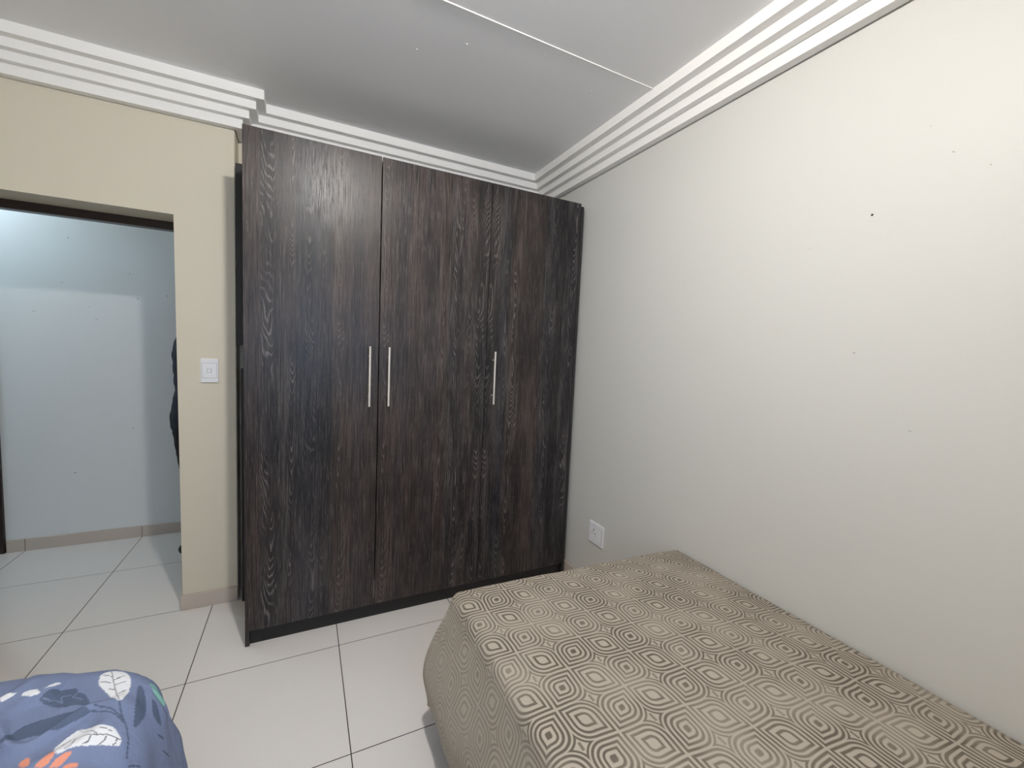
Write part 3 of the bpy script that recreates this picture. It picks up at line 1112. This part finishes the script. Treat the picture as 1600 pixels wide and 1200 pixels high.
def pp(x, y, z, *r):
    return (PXC + x, PYC + y, z, *r)


# body: head, neck, torso, arms, hands, legs as one surface
bm = bmesh.new()
loft(bm, [pp(0, 0, .86, .10, .15), pp(-.01, 0, .95, .105, .155), pp(.0, 0, 1.06, .09, .13), pp(.005, 0, 1.2, .10, .15), pp(0, 0, 1.34, .10, .17), pp(-.01, 0, 1.42, .075, .14), pp(-.005, 0, 1.46, .05, .06)])
limb(bm, [pp(-.005, 0, 1.42, .055), pp(.01, 0, 1.52, .050)])
ball(bm, pp(.020, 0, 1.620), .092, .074, .108)
ball(bm, pp(.045, 0, 1.560), .060, .055, .055)
ball(bm, pp(.112, 0, 1.612), .016, .013, .016)
limb(bm, [pp(.098, 0, 1.645, .010), pp(.112, 0, 1.615, .012)])
for s in (-1, 1):
    ball(bm, pp(.005, s * .075, 1.615), .018, .010, .030)
    ball(bm, pp(.100, s * .012, 1.578), .010, .016, .006)
    limb(bm, [pp(.0, s * .165, 1.40, .050), pp(.020, s * .205, 1.13, .040), pp(.14, s * .20, .98, .030)])
    limb(bm, [pp(.12, s * .20, .98, .030), pp(.19, s * .185, .955, .030)])
    for k in range(4):
        yk = s * (.208 - .017 * k)
        L = (.058, .068, .064, .05)[k]
        limb(bm, [pp(.185, yk, .957 - .004 * k, .0095), pp(.185 + L * .6, yk - s * .004, .945 - .003 * k, .009), pp(.185 + L, yk - s * .008, .915, .0085)])
    limb(bm, [pp(.135, s * .165, .972, .0115), pp(.175, s * .148, .965, .0105), pp(.20, s * .145, .945, .0095)])
    limb(bm, [pp(0, s * .085, .88, .088), pp(.015, s * .09, .47, .056), pp(.0, s * .09, .09, .036)])
body = fused('body', bm, M['skin'], pe, .007, 4, pp(0, 0, 0))
bm = bmesh.new()
ball(bm, pp(.008, 0, 1.650), .098, .081, .090)
ball(bm, pp(-.040, 0, 1.600), .055, .070, .075)
g = [v for v in bm.verts if v.co.x > PXC + .075 and v.co.z < 1.675]
for v in g:
    v.co.x = PXC + .075 - .3 * (v.co.x - PXC - .075)
fused('hair', bm, M['hair'], pe, .007, 3, pp(0, 0, 1.5), .003)
for s in (-1, 1):
    bm = bmesh.new()
    ball(bm, pp(.104, s * .030, 1.628), .008, .012, .008)
    obj('eye', bm, M['hole'], pe, smooth=True)
# jacket
bm = bmesh.new()
loft(bm, [pp(.0, 0, .80, .105, .165), pp(-.010, 0, .86, .118, .178), pp(-.012, 0, .93, .124, .182), pp(-.008, 0, 1.0, .116, .172), pp(.0, 0, 1.10, .106, .160), pp(.005, 0, 1.22, .116, .175), pp(0, 0, 1.34, .118, .19), pp(-.01, 0, 1.42, .095, .165), pp(-.008, 0, 1.475, .068, .075), pp(-.005, 0, 1.50, .062, .066)], 28)
for s in (-1, 1):
    limb(bm, [pp(.0, s * .168, 1.395, .066), pp(.020, s * .212, 1.13, .054), pp(.14, s * .205, .985, .044)])
fused('jacket', bm, M['jacket'], pe, .008, 4, pp(0, 0, .8), .005)
bm = bmesh.new()
loft(bm, [pp(-.002, 0, .80, .108, .165), pp(-.006, 0, .88, .114, .17), pp(0, 0, .98, .10, .15), pp(0, 0, 1.02, .095, .14)])
for s in (-1, 1):
    limb(bm, [pp(-.004, s * .086, .84, .104), pp(.0, s * .088, .66, .086), pp(.018, s * .09, .47, .068), pp(.0, s * .09, .24, .058), pp(.0, s * .09, .09, .052)])
fused('trousers', bm, M['trousers'], pe, .008, 4, pp(0, 0, 0), .004)
for s in (-1, 1):
    bm = bmesh.new()
    limb(bm, [pp(-.052, s * .092, .045, .038), pp(.03, s * .094, .048, .042), pp(.135, s * .10, .036, .036)])
    for v in bm.verts:
        v.co.z = max(v.co.z, 0.001)
    fused('shoe', bm, M['shoe'], pe, .007, 3, pp(0, s * .09, 0))
